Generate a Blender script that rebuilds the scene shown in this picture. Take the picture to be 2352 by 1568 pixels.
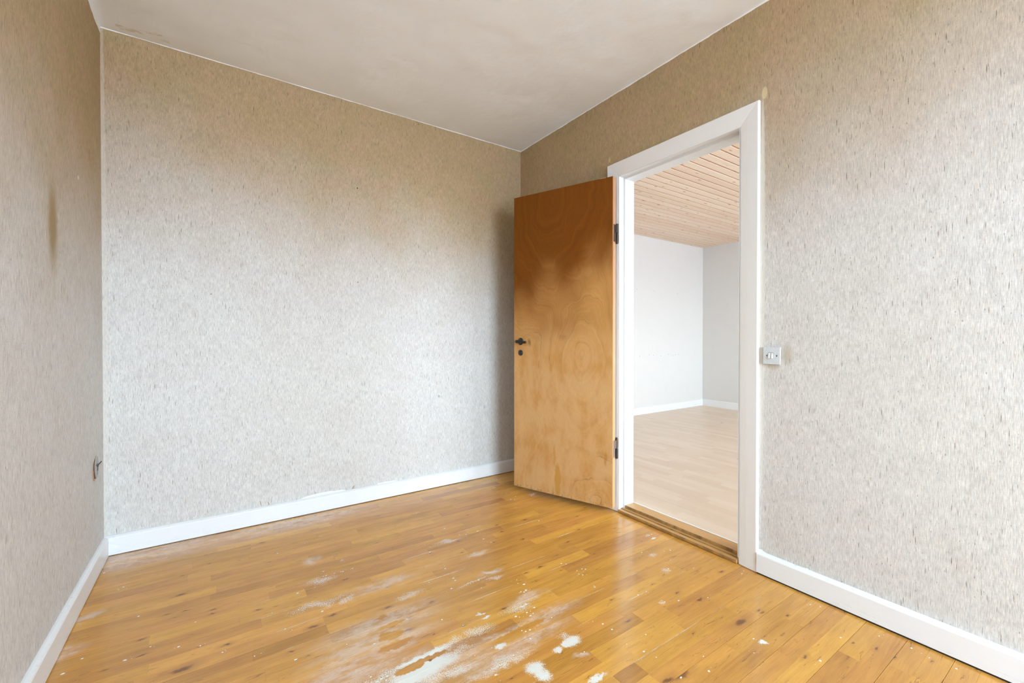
import bpy, bmesh, math, random
from mathutils import Vector, Matrix, noise as mnoise

random.seed(7)
C = bpy.context.scene.collection
for o in list(bpy.data.objects):
    bpy.data.objects.remove(o)

# ---------------------------------------------------------------- camera, world, light, exposure
scene = bpy.context.scene
CAM_H = 1.06
cam_d = bpy.data.cameras.new('camera')
cam_d.sensor_width = 36.0
cam_d.lens = 994.0 / 2352.0 * 36.0
cam_d.clip_start = 0.02
cam = bpy.data.objects.new('camera', cam_d)
cam.location = (0, 0, CAM_H)
cam.rotation_euler = (math.radians(90) - math.atan(8.5 / 994.0), 0, -math.radians(34.24))
C.objects.link(cam)
scene.camera = cam

world = bpy.data.worlds.new('world')
scene.world = world
world.use_nodes = True
wn = world.node_tree.nodes; wl = world.node_tree.links
wn.clear()
w_out = wn.new('ShaderNodeOutputWorld'); w_bg = wn.new('ShaderNodeBackground')
w_tc = wn.new('ShaderNodeTexCoord'); w_sep = wn.new('ShaderNodeSeparateXYZ'); w_ramp = wn.new('ShaderNodeValToRGB')
w_map = wn.new('ShaderNodeMapRange')
wl.new(w_tc.outputs['Generated'], w_sep.inputs[0])
wl.new(w_sep.outputs['Z'], w_map.inputs['Value'])
w_map.inputs['From Min'].default_value = -1; w_map.inputs['From Max'].default_value = 1
wl.new(w_map.outputs[0], w_ramp.inputs[0])
wl.new(w_ramp.outputs[0], w_bg.inputs[0]); wl.new(w_bg.outputs[0], w_out.inputs[0])
# overcast day: pale sky above the horizon, ground below brightened to lift the ceiling
e = w_ramp.color_ramp.elements
e[0].position = 0.0; e[0].color = (0.38, 0.465, 0.57, 1)
e[1].position = 1.0; e[1].color = (0.65, 0.855, 1.01, 1)
x = e.new(0.485); x.color = (0.40, 0.49, 0.60, 1)
x = e.new(0.515); x.color = (0.68, 0.87, 1.01, 1)
w_bg.inputs['Strength'].default_value = 26.0

scene.view_settings.view_transform = 'Standard'
scene.view_settings.look = 'None'
scene.view_settings.gamma = 1.0
scene.view_settings.use_curve_mapping = False
scene.view_settings.exposure = 0.52
scene.cycles.max_bounces = 8
scene.cycles.diffuse_bounces = 6
scene.cycles.glossy_bounces = 3
scene.cycles.use_adaptive_sampling = True
scene.cycles.adaptive_threshold = 0.08
scene.cycles.adaptive_min_samples = 20
scene.cycles.sample_clamp_indirect = 10.0

# ---------------------------------------------------------------- dimensions of the place
XL, XR = -0.46, 2.02           # faces of the left and the right wall
YB, YF = 2.845, -2.60          # faces of the back wall and the window wall
ZC = 2.555                     # ceiling
XA = 2.126                     # face of the door wall in the adjoining room
AX, AY, AZ, AF = 6.14, 3.835, 2.43, 0.03   # adjoining room: far walls, ceiling, floor level
WIN1 = (-0.05, 1.70, 0.75, 2.20)
WIN2 = (2.9, 5.35, 0.72, 2.15)

def portal(name, x0, x1, z0, z1):
    l = bpy.data.lights.new(name, 'AREA'); l.shape = 'RECTANGLE'
    l.size = x1 - x0; l.size_y = z1 - z0
    l.cycles.is_portal = True
    o = bpy.data.objects.new(name, l)
    o.location = ((x0 + x1) / 2, YF - 0.12, (z0 + z1) / 2)
    o.rotation_euler = (math.radians(90), 0, 0)
    C.objects.link(o)
    return o
portal('window_portal', *WIN1)
portal('window_portal', *WIN2)

# ---------------------------------------------------------------- traces on the parquet, metres (x, y, radius x, radius y)
SOLID = [ (1.020,1.127,0.036,0.026), (0.995,1.127,0.022,0.02), (0.954,1.118,0.018,0.014), (0.838,1.099,0.034,0.03), (0.841,1.064,0.026,0.03), (0.551,1.349,0.1,0.014), (0.606,1.352,0.05,0.012), (0.534,1.294,0.12,0.036), (0.499,1.281,0.09,0.03), (0.576,1.308,0.05,0.02), (0.798,1.244,0.024,0.012), (0.971,0.957,0.04,0.01), (1.564,0.746,0.014,0.012), (1.903,1.464,0.022,0.006), (0.998,1.382,0.03,0.004), (0.831,1.434,0.02,0.006), (0.839,1.407,0.02,0.006) ]
SPECK = [ (1.016,1.615,0.07,0.02), (1.014,1.168,0.025,0.02), (0.655,1.349,0.09,0.035), (0.558,1.245,0.12,0.04), (0.644,1.298,0.12,0.03), (1.049,1.842,0.1,0.03), (0.999,2.044,0.11,0.025), (1.027,1.669,0.06,0.022), (0.331,1.853,0.14,0.04), (0.428,1.817,0.04,0.03), (0.369,2.033,0.08,0.04), (0.649,1.697,0.09,0.025), (0.774,1.351,0.09,0.035), (0.602,1.241,0.1,0.04), (0.763,1.176,0.15,0.03), (0.968,1.385,0.09,0.035), (1.754,1.353,0.035,0.02), (1.902,1.493,0.03,0.015), (1.761,2.340,0.04,0.02), (0.922,1.643,0.12,0.012), (0.415,1.339,0.12,0.03), (0.409,1.343,0.1,0.03), (1.696,1.223,0.04,0.03), (1.466,1.081,0.012,0.014) ]
HAZE = [ (0.584,1.839,0.17,0.05), (1.018,1.668,0.08,0.022), (0.495,1.579,0.26,0.1), (1.039,1.287,0.2,0.045), (1.042,1.411,0.12,0.035), (0.743,1.190,0.2,0.04), (0.995,1.055,0.035,0.022), (0.402,1.504,0.2,0.09), (0.346,1.423,0.2,0.09), (0.468,1.598,0.16,0.07), (0.659,1.248,0.2,0.05), (0.514,1.472,0.2,0.06), (0.540,1.272,0.25,0.09), (0.917,1.220,0.2,0.04), (0.836,1.299,0.15,0.02), (0.367,2.233,0.05,0.04), (0.487,2.151,0.015,0.015), (-0.416,2.044,0.06,0.05), (-0.415,2.261,0.06,0.03), (0.493,1.341,0.2,0.05), (-0.321,2.758,0.45,0.14), (0.383,2.756,0.5,0.1) ]  # wide patches by the back wall paint in its reflection; the rest is dust
CLEAN = [ (0.524,1.565,0.05,0.013), (0.489,1.518,0.022,0.02), (0.518,1.506,0.03,0.018), (0.502,1.454,0.06,0.018), (0.465,1.508,0.01,0.008), (0.554,1.331,0.085,0.012), (0.944,1.274,0.07,0.015), (0.506,1.325,0.05,0.015), (0.858,1.274,0.08,0.014), (0.510,1.626,0.02,0.01) ]
DRIPS = [ (1.079,1.547), (1.068,1.523), (1.085,1.503), (1.042,1.464), (1.053,1.457), (1.066,1.464), (1.066,1.459), (1.085,1.458), (1.010,1.391), (1.011,1.385), (1.025,1.350), (0.982,1.341), (0.999,1.324), (0.933,1.346), (0.943,1.335), (0.982,1.318), (0.907,1.268), (0.915,1.257), (0.933,1.255), (0.907,1.218), (0.812,1.185), (1.350,1.454), (1.377,1.452), (1.389,1.444), (1.336,1.430), (1.345,1.414), (1.322,1.316), (1.155,1.160), (1.176,1.129), (1.019,1.063), (0.719,1.147), (1.042,1.264), (0.855,1.717), (0.854,1.696), (0.753,1.745), (0.920,1.583), (0.940,1.641), (0.911,1.636), (0.897,1.636), (0.693,1.487), (0.586,1.564), (0.743,1.413), (0.705,1.256), (0.419,1.336), (0.402,1.332), (0.426,1.320), (0.435,1.334), (0.453,1.320), (0.862,1.810), (0.813,1.649), (0.771,1.255), (0.754,1.381), (0.393,2.097), (0.431,2.053), (0.457,2.050), (0.466,2.046), (0.509,2.050), (0.396,2.054), (0.383,2.054), (0.337,1.983), (0.294,1.996), (0.270,1.979), (0.199,1.760), (0.208,1.573), (0.424,1.829), (0.365,1.553), (0.445,1.501), (0.418,1.335), (0.427,1.320), (0.403,1.331), (0.392,1.360), (0.435,1.334), (0.331,1.794), (-0.195,1.919), (-0.115,1.865), (-0.054,1.828), (0.009,1.748), (0.097,1.667), (-0.073,1.992), (0.168,1.891), (-0.349,2.429), (-0.336,2.445), (-0.253,2.155), (-0.375,1.975), (-0.409,1.920), (-0.257,1.886), (-0.428,2.641), (-0.422,2.214), (0.454,2.476), (0.367,2.440), (0.239,2.401), (0.508,2.051), (0.456,2.050), (0.466,2.047), (0.429,2.053), (0.383,2.054), (0.393,2.097), (0.395,2.054), (0.467,2.786), (0.358,2.810), (0.994,2.805), (1.723,2.735), (1.622,2.453), (1.585,2.344), (1.605,2.326), (1.643,2.372), (1.775,2.349), (1.735,2.318), (1.155,1.963), (1.173,2.060), (1.039,2.195), (1.072,2.076), (1.104,2.063), (0.872,2.076), (0.863,1.992), (0.860,1.809), (0.991,2.479), (1.535,1.978), (1.168,1.909), (1.330,1.543), (1.348,1.455), (1.377,1.453), (1.389,1.443), (1.336,1.428), (1.346,1.415), (1.345,1.526), (1.922,1.430), (1.933,1.500), (1.831,1.344), (1.864,1.334), (1.727,1.399), (1.707,1.231), (1.783,1.275), (1.321,1.318), (1.430,1.175), (1.477,1.172), (1.429,1.176), (1.477,1.172), (1.534,1.058), (1.260,1.002), (1.465,1.078), (1.478,1.084), (1.754,1.175), (1.808,1.169), (1.649,1.003), (1.187,0.951), (1.199,0.911), (1.333,0.825), (1.191,0.813), (1.287,0.778), (1.181,1.089), (1.167,1.008), (1.488,0.738), (1.942,0.748), (1.960,0.719), (1.817,0.604), (1.976,1.028), (1.945,1.020), (1.631,0.598), (1.557,0.774), (1.940,0.530), (1.956,0.447), (1.953,0.338), (1.945,0.400) ]
KNOTS = [ (1.736,0.846), (1.735,0.829), (1.920,0.823), (1.796,0.767), (1.883,1.080), (1.854,0.514), (1.930,0.392), (1.264,1.090), (1.317,1.213), (1.576,1.093), (1.544,1.191), (1.664,1.110), (0.549,1.674), (0.564,1.504), (0.744,1.412), (0.594,1.569), (0.706,1.610), (0.358,1.748), (0.459,1.976), (0.546,1.675), (0.286,1.717), (0.202,1.624), (-0.130,2.238), (-0.166,2.107), (-0.020,2.044), (-0.108,2.096), (0.126,1.942), (0.020,1.786), (-0.022,2.015), (-0.227,1.983), (-0.216,1.883), (-0.245,2.040), (0.184,2.569), (1.305,2.068), (1.282,1.982), (1.331,1.849), (1.476,2.036), (1.648,1.762), (1.762,1.901), (1.331,1.844), (1.500,1.689), (1.823,1.664), (1.654,1.671), (1.231,1.575), (1.145,1.572), (1.560,1.648), (0.921,1.409) ]

# ---------------------------------------------------------------- helpers
def link(o, parent=None):
    C.objects.link(o)
    if parent is not None:
        o.parent = parent
    return o

def build(name, bm, m, parent=None, smooth=False):
    me = bpy.data.meshes.new(name)
    bmesh.ops.recalc_face_normals(bm, faces=bm.faces)
    bm.to_mesh(me); bm.free()
    if m is not None:
        me.materials.append(m)
    if smooth:
        for p in me.polygons: p.use_smooth = True
    o = bpy.data.objects.new(name, me)
    return link(o, parent)

def tag(o, label=None, cat=None, kind=None, group=None):
    if label: o['label'] = label
    if cat: o['category'] = cat
    if kind: o['kind'] = kind
    if group: o['group'] = group
    return o

def empty(name, loc=(0, 0, 0), rz=0.0):
    o = bpy.data.objects.new(name, None)
    o.empty_display_size = 0.05
    o.location = loc; o.rotation_euler = (0, 0, rz)
    C.objects.link(o)
    return o

def box(bm, x0, x1, y0, y1, z0, z1):
    v = [bm.verts.new(p) for p in ((x0, y0, z0), (x1, y0, z0), (x1, y1, z0), (x0, y1, z0),
                                   (x0, y0, z1), (x1, y0, z1), (x1, y1, z1), (x0, y1, z1))]
    for f in ((0, 3, 2, 1), (4, 5, 6, 7), (0, 1, 5, 4), (1, 2, 6, 5), (2, 3, 7, 6), (3, 0, 4, 7)):
        bm.faces.new([v[i] for i in f])
    return v

def bevel(bm, w, seg=2):
    bmesh.ops.bevel(bm, geom=list(bm.edges), offset=w, segments=seg, profile=0.7, affect='EDGES', clamp_overlap=True)

def prism(bm, prof, p0, p1, axis_u, axis_v, cut0=0.0, cut1=0.0):
    """profile (u,v) swept from p0 to p1; cut0/cut1 slide the end points along the sweep by u (mitres)"""
    p0 = Vector(p0); p1 = Vector(p1); d = (p1 - p0).normalized()
    U = Vector(axis_u); V = Vector(axis_v)
    a = [bm.verts.new(p0 + U * u + V * v + d * (u * cut0)) for u, v in prof]
    b = [bm.verts.new(p1 + U * u + V * v - d * (u * cut1)) for u, v in prof]
    n = len(prof)
    bm.faces.new(a[::-1]); bm.faces.new(b)
    for i in range(n):
        bm.faces.new((a[i], a[(i + 1) % n], b[(i + 1) % n], b[i]))

def lathe(bm, prof, c, axis, seg=28, sx=1.0, sy=1.0):
    """prof: (radius, height along axis)"""
    axis = Vector(axis).normalized()
    q = Vector((0, 0, 1)).rotation_difference(axis) if abs(axis.z) < 0.999 else None
    c = Vector(c); rings = []
    # frame: keep world z as 'up' of the disc when the axis is horizontal
    up = Vector((0, 0, 1)) if abs(axis.z) < 0.9 else Vector((0, 1, 0))
    right = up.cross(axis).normalized(); up = axis.cross(right).normalized()
    for r, h in prof:
        rings.append([bm.verts.new(c + axis * h + (right * math.cos(t) * sx + up * math.sin(t) * sy) * r)
                      for t in [2 * math.pi * i / seg for i in range(seg)]])
    for a, b in zip(rings, rings[1:]):
        for i in range(seg):
            bm.faces.new((a[i], a[(i + 1) % seg], b[(i + 1) % seg], b[i]))
    bm.faces.new(rings[0][::-1]); bm.faces.new(rings[-1])

def tube(bm, pts, radii, seg=14):
    pts = [Vector(p) for p in pts]; rings = []
    ref = Vector((0, 0, 1))
    for i, p in enumerate(pts):
        t = (pts[min(i + 1, len(pts) - 1)] - pts[max(i - 1, 0)]).normalized()
        a = ref.cross(t)
        a = a.normalized() if a.length > 1e-4 else Vector((1, 0, 0))
        b = t.cross(a).normalized()
        r = radii[i]; ra, rb = (r if isinstance(r, tuple) else (r, r))
        rings.append([bm.verts.new(p + a * math.cos(k) * ra + b * math.sin(k) * rb) for k in [2 * math.pi * j / seg for j in range(seg)]])
    for a, b in zip(rings, rings[1:]):
        for i in range(seg):
            bm.faces.new((a[i], a[(i + 1) % seg], b[(i + 1) % seg], b[i]))
    bm.faces.new(rings[0][::-1]); bm.faces.new(rings[-1])

# ---------------------------------------------------------------- node helpers
class NT:
    def __init__(s, name):
        s.m = bpy.data.materials.new(name); s.m.use_nodes = True
        s.t = s.m.node_tree; s.t.nodes.clear()
        s.out = s.t.nodes.new('ShaderNodeOutputMaterial')
        s.b = s.t.nodes.new('ShaderNodeBsdfPrincipled')
        s.t.links.new(s.b.outputs[0], s.out.inputs[0])
        s._pos = None
    def n(s, typ, **kw):
        nd = s.t.nodes.new(typ)
        for k, v in kw.items(): setattr(nd, k, v)
        return nd
    def put(s, sock, v):
        if hasattr(v, 'links') or isinstance(v, bpy.types.NodeSocket): s.t.links.new(v, sock)
        else: sock.default_value = v
    def pos(s):
        if s._pos is None: s._pos = s.n('ShaderNodeNewGeometry').outputs['Position']
        return s._pos
    def xyz(s):
        q = s.n('ShaderNodeSeparateXYZ'); s.put(q.inputs[0], s.pos()); return q.outputs
    def math(s, op, a, b=None, c=None, clamp=False):
        nd = s.n('ShaderNodeMath', operation=op, use_clamp=clamp)
        s.put(nd.inputs[0], a)
        if b is not None: s.put(nd.inputs[1], b)
        if c is not None: s.put(nd.inputs[2], c)
        return nd.outputs[0]
    def vm(s, op, a, b=None):
        nd = s.n('ShaderNodeVectorMath', operation=op)
        s.put(nd.inputs[0], a)
        if b is not None: s.put(nd.inputs[1], b)
        return nd.outputs['Value'] if op in ('LENGTH', 'DOT_PRODUCT', 'DISTANCE') else nd.outputs[0]
    def comb(s, x, y, z=0.0):
        nd = s.n('ShaderNodeCombineXYZ')
        for i, v in enumerate((x, y, z)): s.put(nd.inputs[i], v)
        return nd.outputs[0]
    def noise(s, vec, scale=1.0, detail=2.0, rough=0.5, dist=0.0, col=False):
        nd = s.n('ShaderNodeTexNoise')
        s.put(nd.inputs['Vector'], vec); nd.inputs['Scale'].default_value = scale
        nd.inputs['Detail'].default_value = detail; nd.inputs['Roughness'].default_value = rough
        nd.inputs['Distortion'].default_value = dist
        return nd.outputs['Color' if col else 'Fac']
    def smooth(s, v, a, b, lo=0.0, hi=1.0):
        nd = s.n('ShaderNodeMapRange', interpolation_type='SMOOTHSTEP')
        s.put(nd.inputs[0], v); s.put(nd.inputs[1], a); s.put(nd.inputs[2], b)
        nd.inputs[3].default_value = lo; nd.inputs[4].default_value = hi
        return nd.outputs[0]
    def mix(s, f, a, b, mode='MIX'):
        nd = s.n('ShaderNodeMix', data_type='RGBA', blend_type=mode)
        s.put(nd.inputs[0], f); s.put(nd.inputs[6], a); s.put(nd.inputs[7], b)
        return nd.outputs[2]
    def scale(s, col, f):
        nd = s.n('ShaderNodeVectorMath', operation='SCALE'); s.put(nd.inputs[0], col); s.put(nd.inputs['Scale'], f)
        return nd.outputs[0]
    def ell(s, pos, c, r):
        """normalised distance from an ellipsoid's centre (1 at its edge)"""
        d = s.vm('SUBTRACT', pos, c)
        d = s.vm('MULTIPLY', d, tuple(1.0 / k if k else 0.0 for k in r))
        return s.vm('LENGTH', d)
    def ells(s, pos, lst, z=False):
        v = None
        for t in lst:
            q = s.ell(pos, (t[0], t[1], 0.0), (t[2], t[3], 0)) if not z else s.ell(pos, t[0], t[1])
            v = q if v is None else s.math('MINIMUM', v, q)
        return v
    def bump(s, h, strength=0.3, dist=0.001, normal=None):
        nd = s.n('ShaderNodeBump'); nd.inputs['Strength'].default_value = strength
        nd.inputs['Distance'].default_value = dist; s.put(nd.inputs['Height'], h)
        if normal is not None: s.put(nd.inputs['Normal'], normal)
        return nd.outputs[0]
    def done(s, col=None, rough=None, normal=None, **kw):
        if col is not None: s.put(s.b.inputs['Base Color'], col)
        if rough is not None: s.put(s.b.inputs['Roughness'], rough)
        if normal is not None: s.put(s.b.inputs['Normal'], normal)
        for k, v in kw.items(): s.put(s.b.inputs[k.replace('_', ' ')], v)
        return s.m

def rgba(r, g, b): return (r, g, b, 1.0)

# ---------------------------------------------------------------- materials
def wallpaper(name, axis, age_shade_z, marks):
    """linen-weave wallpaper, greyish white, age yellowing and upper-wall shade both painted in towards the ceiling"""
    t = NT(name); X, Y, Z = t.xyz()
    h = (X, Y)[axis]
    P = t.pos()
    warp = t.noise(P, 9.0, 2.0)
    hh = t.math('ADD', h, t.math('MULTIPLY', t.math('SUBTRACT', warp, 0.5), 0.006))
    # threads
    n1 = t.noise(t.comb(t.math('MULTIPLY', hh, 420), t.math('MULTIPLY', Z, 42)), 1, 2.5, 0.6)
    n2 = t.noise(t.comb(t.math('MULTIPLY', hh, 170), t.math('MULTIPLY', Z, 24)), 1, 3, 0.6)
    n3 = t.noise(t.comb(t.math('MULTIPLY', h, 60), t.math('MULTIPLY', Z, 420)), 1, 2, 0.6)
    rib = t.math('SINE', t.math('MULTIPLY', h, 2 * math.pi / 0.0031))
    weft = t.math('SINE', t.math('MULTIPLY', Z, 2 * math.pi / 0.0028))
    blot = t.noise(P, 34.0, 4.0, 0.65, 0.4)
    v = t.math('MULTIPLY_ADD', t.math('SUBTRACT', n1, 0.5), 0.85, 1.0)
    v = t.math('ADD', v, t.math('MULTIPLY', t.math('SUBTRACT', n2, 0.5), 0.44))
    v = t.math('ADD', v, t.math('MULTIPLY', t.math('SUBTRACT', n3, 0.5), 0.30))
    v = t.math('ADD', v, t.math('MULTIPLY', t.math('SUBTRACT', blot, 0.5), 0.15))
    n4 = t.noise(t.comb(t.math('MULTIPLY', hh, 48), t.math('MULTIPLY', Z, 11)), 1, 2, 0.5)
    v = t.math('ADD', v, t.math('MULTIPLY', t.math('SUBTRACT', n4, 0.5), 0.22))
    v = t.math('ADD', v, t.math('MULTIPLY', rib, t.math('MULTIPLY_ADD', n4, 0.10, -0.005)))
    v = t.math('ADD', v, t.math('MULTIPLY', weft, 0.03))
    # dark slubs: long thin ones and dots
    def slub(cu, cv, thr, off, keep):
        vo = t.n('ShaderNodeTexVoronoi', voronoi_dimensions='2D'); vo.inputs['Scale'].default_value = 1
        vo.inputs['Randomness'].default_value = 1.0
        t.put(vo.inputs['Vector'], t.comb(t.math('MULTIPLY_ADD', hh, 1.0 / cu, off), t.math('MULTIPLY_ADD', Z, 1.0 / cv, off)))
        cs = t.n('ShaderNodeSeparateColor'); t.put(cs.inputs[0], vo.outputs['Color'])
        size = t.math('MULTIPLY', t.math('GREATER_THAN', cs.outputs[0], keep), t.math('MULTIPLY_ADD', cs.outputs[1], 0.55 * thr, 0.45 * thr))
        d = t.math('DIVIDE', vo.outputs['Distance'], t.math('ADD', size, 1e-4))
        return t.math('MULTIPLY', t.smooth(d, 1.25, 0.4), t.math('MULTIPLY_ADD', cs.outputs[2], 0.6, 0.4))
    s1 = slub(0.017, 0.22, 0.076, 3.3, 0.10)
    s2 = slub(0.018, 0.055, 0.080, 11.7, 0.62)
    s3 = slub(0.011, 0.095, 0.085, 23.1, 0.30)
    gate = t.smooth(t.noise(t.comb(t.math('MULTIPLY', h, 300), t.math('MULTIPLY', Z, 330)), 1, 1), 0.30, 0.5)
    sl = t.math('MULTIPLY', t.math('MAXIMUM', s1, t.math('MULTIPLY', s3, 0.55)), t.math('MULTIPLY_ADD', gate, 0.5, 0.5))
    sl = t.math('MAXIMUM', sl, t.math('MULTIPLY', s2, 0.75))
    # age tint and painted upper shade: boundary height differs from place to place
    zb = age_shade_z(t, X, Y)
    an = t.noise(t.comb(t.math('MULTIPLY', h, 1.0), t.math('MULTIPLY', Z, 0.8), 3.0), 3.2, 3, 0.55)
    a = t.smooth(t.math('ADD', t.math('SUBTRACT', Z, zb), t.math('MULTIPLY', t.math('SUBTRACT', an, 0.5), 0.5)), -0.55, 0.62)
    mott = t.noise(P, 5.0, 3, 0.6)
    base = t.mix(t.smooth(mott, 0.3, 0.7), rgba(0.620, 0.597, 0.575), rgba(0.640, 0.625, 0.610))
    aged_shaded = t.mix(t.smooth(mott, 0.35, 0.65), rgba(0.450, 0.322, 0.195), rgba(0.420, 0.317, 0.178))
    col = t.mix(a, base, aged_shaded)
    col = t.scale(col, v)
    col = t.mix(t.math('MULTIPLY', sl, 0.95), col, t.mix(a, rgba(0.12, 0.085, 0.05), rgba(0.07, 0.045, 0.02)))
    wob = t.vm('SUBTRACT', t.noise(P, 22.0, 3, 0.6, 0, True), (0.5, 0.5, 0.5))
    for kind, c, r, soft, cl, amt in marks:
        pw = t.vm('ADD', P, t.scale(wob, 0.5 * min(k for k in r if k)))
        d = t.ell(pw, c, r)
        col = t.mix(t.math('MULTIPLY', t.smooth(d, 1.0, soft), amt), col, rgba(*cl))
    hgt = t.math('ADD', t.math('MULTIPLY', rib, 0.10), t.math('ADD', t.math('ADD', n1, n2), t.math('MULTIPLY', blot, 0.25)))
    hgt = t.math('ADD', hgt, t.math('MULTIPLY', t.noise(P, 2.2, 2), 14.0))
    return t.done(col, 0.9, t.bump(hgt, 0.35, 0.0012), Specular_IOR_Level=0.15)

def const(v): return lambda t, X, Y: t.math('ADD', 0.0, v)
DK = (0.05, 0.035, 0.025)
M_back = wallpaper('wallpaper_back', 0,
    lambda t, X, Y: t.math('MULTIPLY_ADD', X, -0.16, 1.80),
    [('nail', (0.743, 2.845, 2.014), (0.006, 0.02, 0.005), 0.5, DK, 1.0),
     ('nail', (0.744, 2.845, 1.415), (0.004, 0.02, 0.004), 0.5, DK, 1.0),
     ('nail', (-0.027, 2.845, 1.296), (0.004, 0.02, 0.004), 0.5, (0.2, 0.12, 0.08), 0.8),
     ('scuff', (1.305, 2.845, 0.642), (0.010, 0.03, 0.012), 0.3, (0.30, 0.26, 0.22), 0.7),
     ('overlap', (-0.455, 2.845, 1.2), (0.014, 0.05, 1.6), 0.8, (0.70, 0.66, 0.58), 0.35)])
M_left = wallpaper('wallpaper_left', 1,
    lambda t, X, Y: t.math('MULTIPLY_ADD', Y, -0.05, 1.62),
    [('rub', (-0.46, 2.095, 1.44), (0.05, 0.075, 0.21), 0.2, (0.34, 0.245, 0.115), 0.9),
     ('chip', (-0.46, 2.428, 1.704), (0.03, 0.012, 0.010), 0.6, (0.72, 0.68, 0.60), 1.0),
     ('socket', (-0.46, 2.66, 0.47), (0.05, 0.075, 0.085), 0.3, (0.46, 0.42, 0.34), 0.5)])
M_right = wallpaper('wallpaper_right', 1,
    lambda t, X, Y: t.math('MULTIPLY_ADD', Y, -0.27, 2.02),
    [('finger', (2.02, 0.870, 0.985), (0.05, 0.032, 0.065), 0.1, (0.40, 0.32, 0.20), 0.55),
     ('finger', (2.02, 0.930, 0.932), (0.05, 0.040, 0.018), 0.2, (0.46, 0.38, 0.25), 0.5),
     ('chip', (2.02, 0.968, 2.150), (0.05, 0.014, 0.030), 0.7, (0.66, 0.55, 0.33), 1.0),
     ('chip', (2.02, 1.89, 2.165), (0.05, 0.010, 0.020), 0.7, (0.60, 0.47, 0.27), 0.8),
     ('strip', (2.02, 0.975, 1.25), (0.05, 0.014, 1.0), 0.75, (0.70, 0.67, 0.60), 0.65)])

def paint(name, col, rough=0.35, bumpy=0.0, mott=0.03, spec=0.5):
    t = NT(name)
    n = t.noise(t.pos(), 7.0, 3, 0.6); f = t.noise(t.pos(), 90.0, 2, 0.5)
    v = t.math('MULTIPLY_ADD', t.math('SUBTRACT', n, 0.5), mott * 2, 1.0)
    c = t.scale(col[:3], v)
    nm = t.bump(t.math('ADD', t.math('MULTIPLY', n, 6.0), f), bumpy, 0.001) if bumpy else None
    return t.done(c, rough, nm, Specular_IOR_Level=spec)

M_trim = paint('white_gloss_paint', (0.82, 0.825, 0.83), 0.28, 0.10, 0.015)
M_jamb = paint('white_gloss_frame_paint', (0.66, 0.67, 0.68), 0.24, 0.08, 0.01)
M_adjwall = paint('white_wall_paint', (0.715, 0.700, 0.685), 0.8, 0.25, 0.02, 0.2)
M_facade = paint('pale_wall_paint', (0.78, 0.78, 0.76), 0.8, 0.2, 0.02, 0.2)

def baseboard_mat():
    t = NT('baseboard_paint'); X, Y, Z = t.xyz()
    n = t.noise(t.pos(), 30, 3)
    g = t.noise(t.comb(t.math('MULTIPLY', X, 6), t.math('MULTIPLY', Y, 6), t.math('MULTIPLY', Z, 260)), 1, 3, 0.7)
    low = t.smooth(Z, 0.055, 0.012)
    wear = t.math('MULTIPLY', t.smooth(t.math('ADD', g, t.math('MULTIPLY', n, 0.4)), 0.78, 0.86), low)
    top = t.math('MULTIPLY', t.smooth(t.noise(t.pos(), 55, 4, 0.7), 0.60, 0.68), t.smooth(Z, 0.084, 0.090))
    col = t.mix(t.math('MULTIPLY', wear, 0.5), rgba(0.81, 0.825, 0.85), rgba(0.55, 0.60, 0.66))
    col = t.mix(t.math('MULTIPLY', top, 0.35), col, rgba(0.50, 0.50, 0.50))
    sp = t.smooth(t.noise(t.pos(), 120, 1), 0.80, 0.86)
    col = t.mix(t.math('MULTIPLY', sp, 0.5), col, rgba(0.45, 0.45, 0.42))
    return t.done(col, 0.35, t.bump(t.math('ADD', g, t.math('MULTIPLY', n, 2)), 0.12, 0.001))
M_base = baseboard_mat()

def ceiling_mat():
    t = NT('ceiling_paint')
    P = t.pos()
    n = t.noise(P, 2.6, 4, 0.6); f = t.noise(P, 60.0, 3, 0.6)
    col = t.mix(t.smooth(n, 0.3, 0.7), rgba(0.825, 0.845, 0.860), rgba(0.850, 0.870, 0.885))
    w = t.vm('ADD', P, t.scale(t.vm('SUBTRACT', t.noise(P, 14, 3, 0.6, 0, True), (0.5, 0.5, 0.5)), 0.05))
    d1 = t.ell(w, (-0.345, 2.790, ZC), (0.055, 0.018, 1)); d2 = t.ell(w, (-0.265, 2.765, ZC), (0.06, 0.008, 1)); d3 = t.ell(w, (-0.215, 2.80, ZC), (0.028, 0.018, 1))
    m = t.math('MAXIMUM', t.math('MAXIMUM', t.smooth(d1, 1.0, 0.75), t.smooth(d2, 1.0, 0.6)), t.math('MULTIPLY', t.smooth(d3, 1.0, 0.5), 0.6))
    m = t.math('MULTIPLY', m, t.smooth(t.noise(P, 40, 3), 0.35, 0.55))
    col = t.mix(t.math('MULTIPLY', m, 0.6), col, rgba(0.60, 0.51, 0.39))
    h = t.math('ADD', t.math('MULTIPLY', t.noise(P, 3.5, 3), 18.0), f)
    return t.done(col, 0.85, t.bump(h, 0.35, 0.002), Specular_IOR_Level=0.2)
M_ceil = ceiling_mat()

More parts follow.
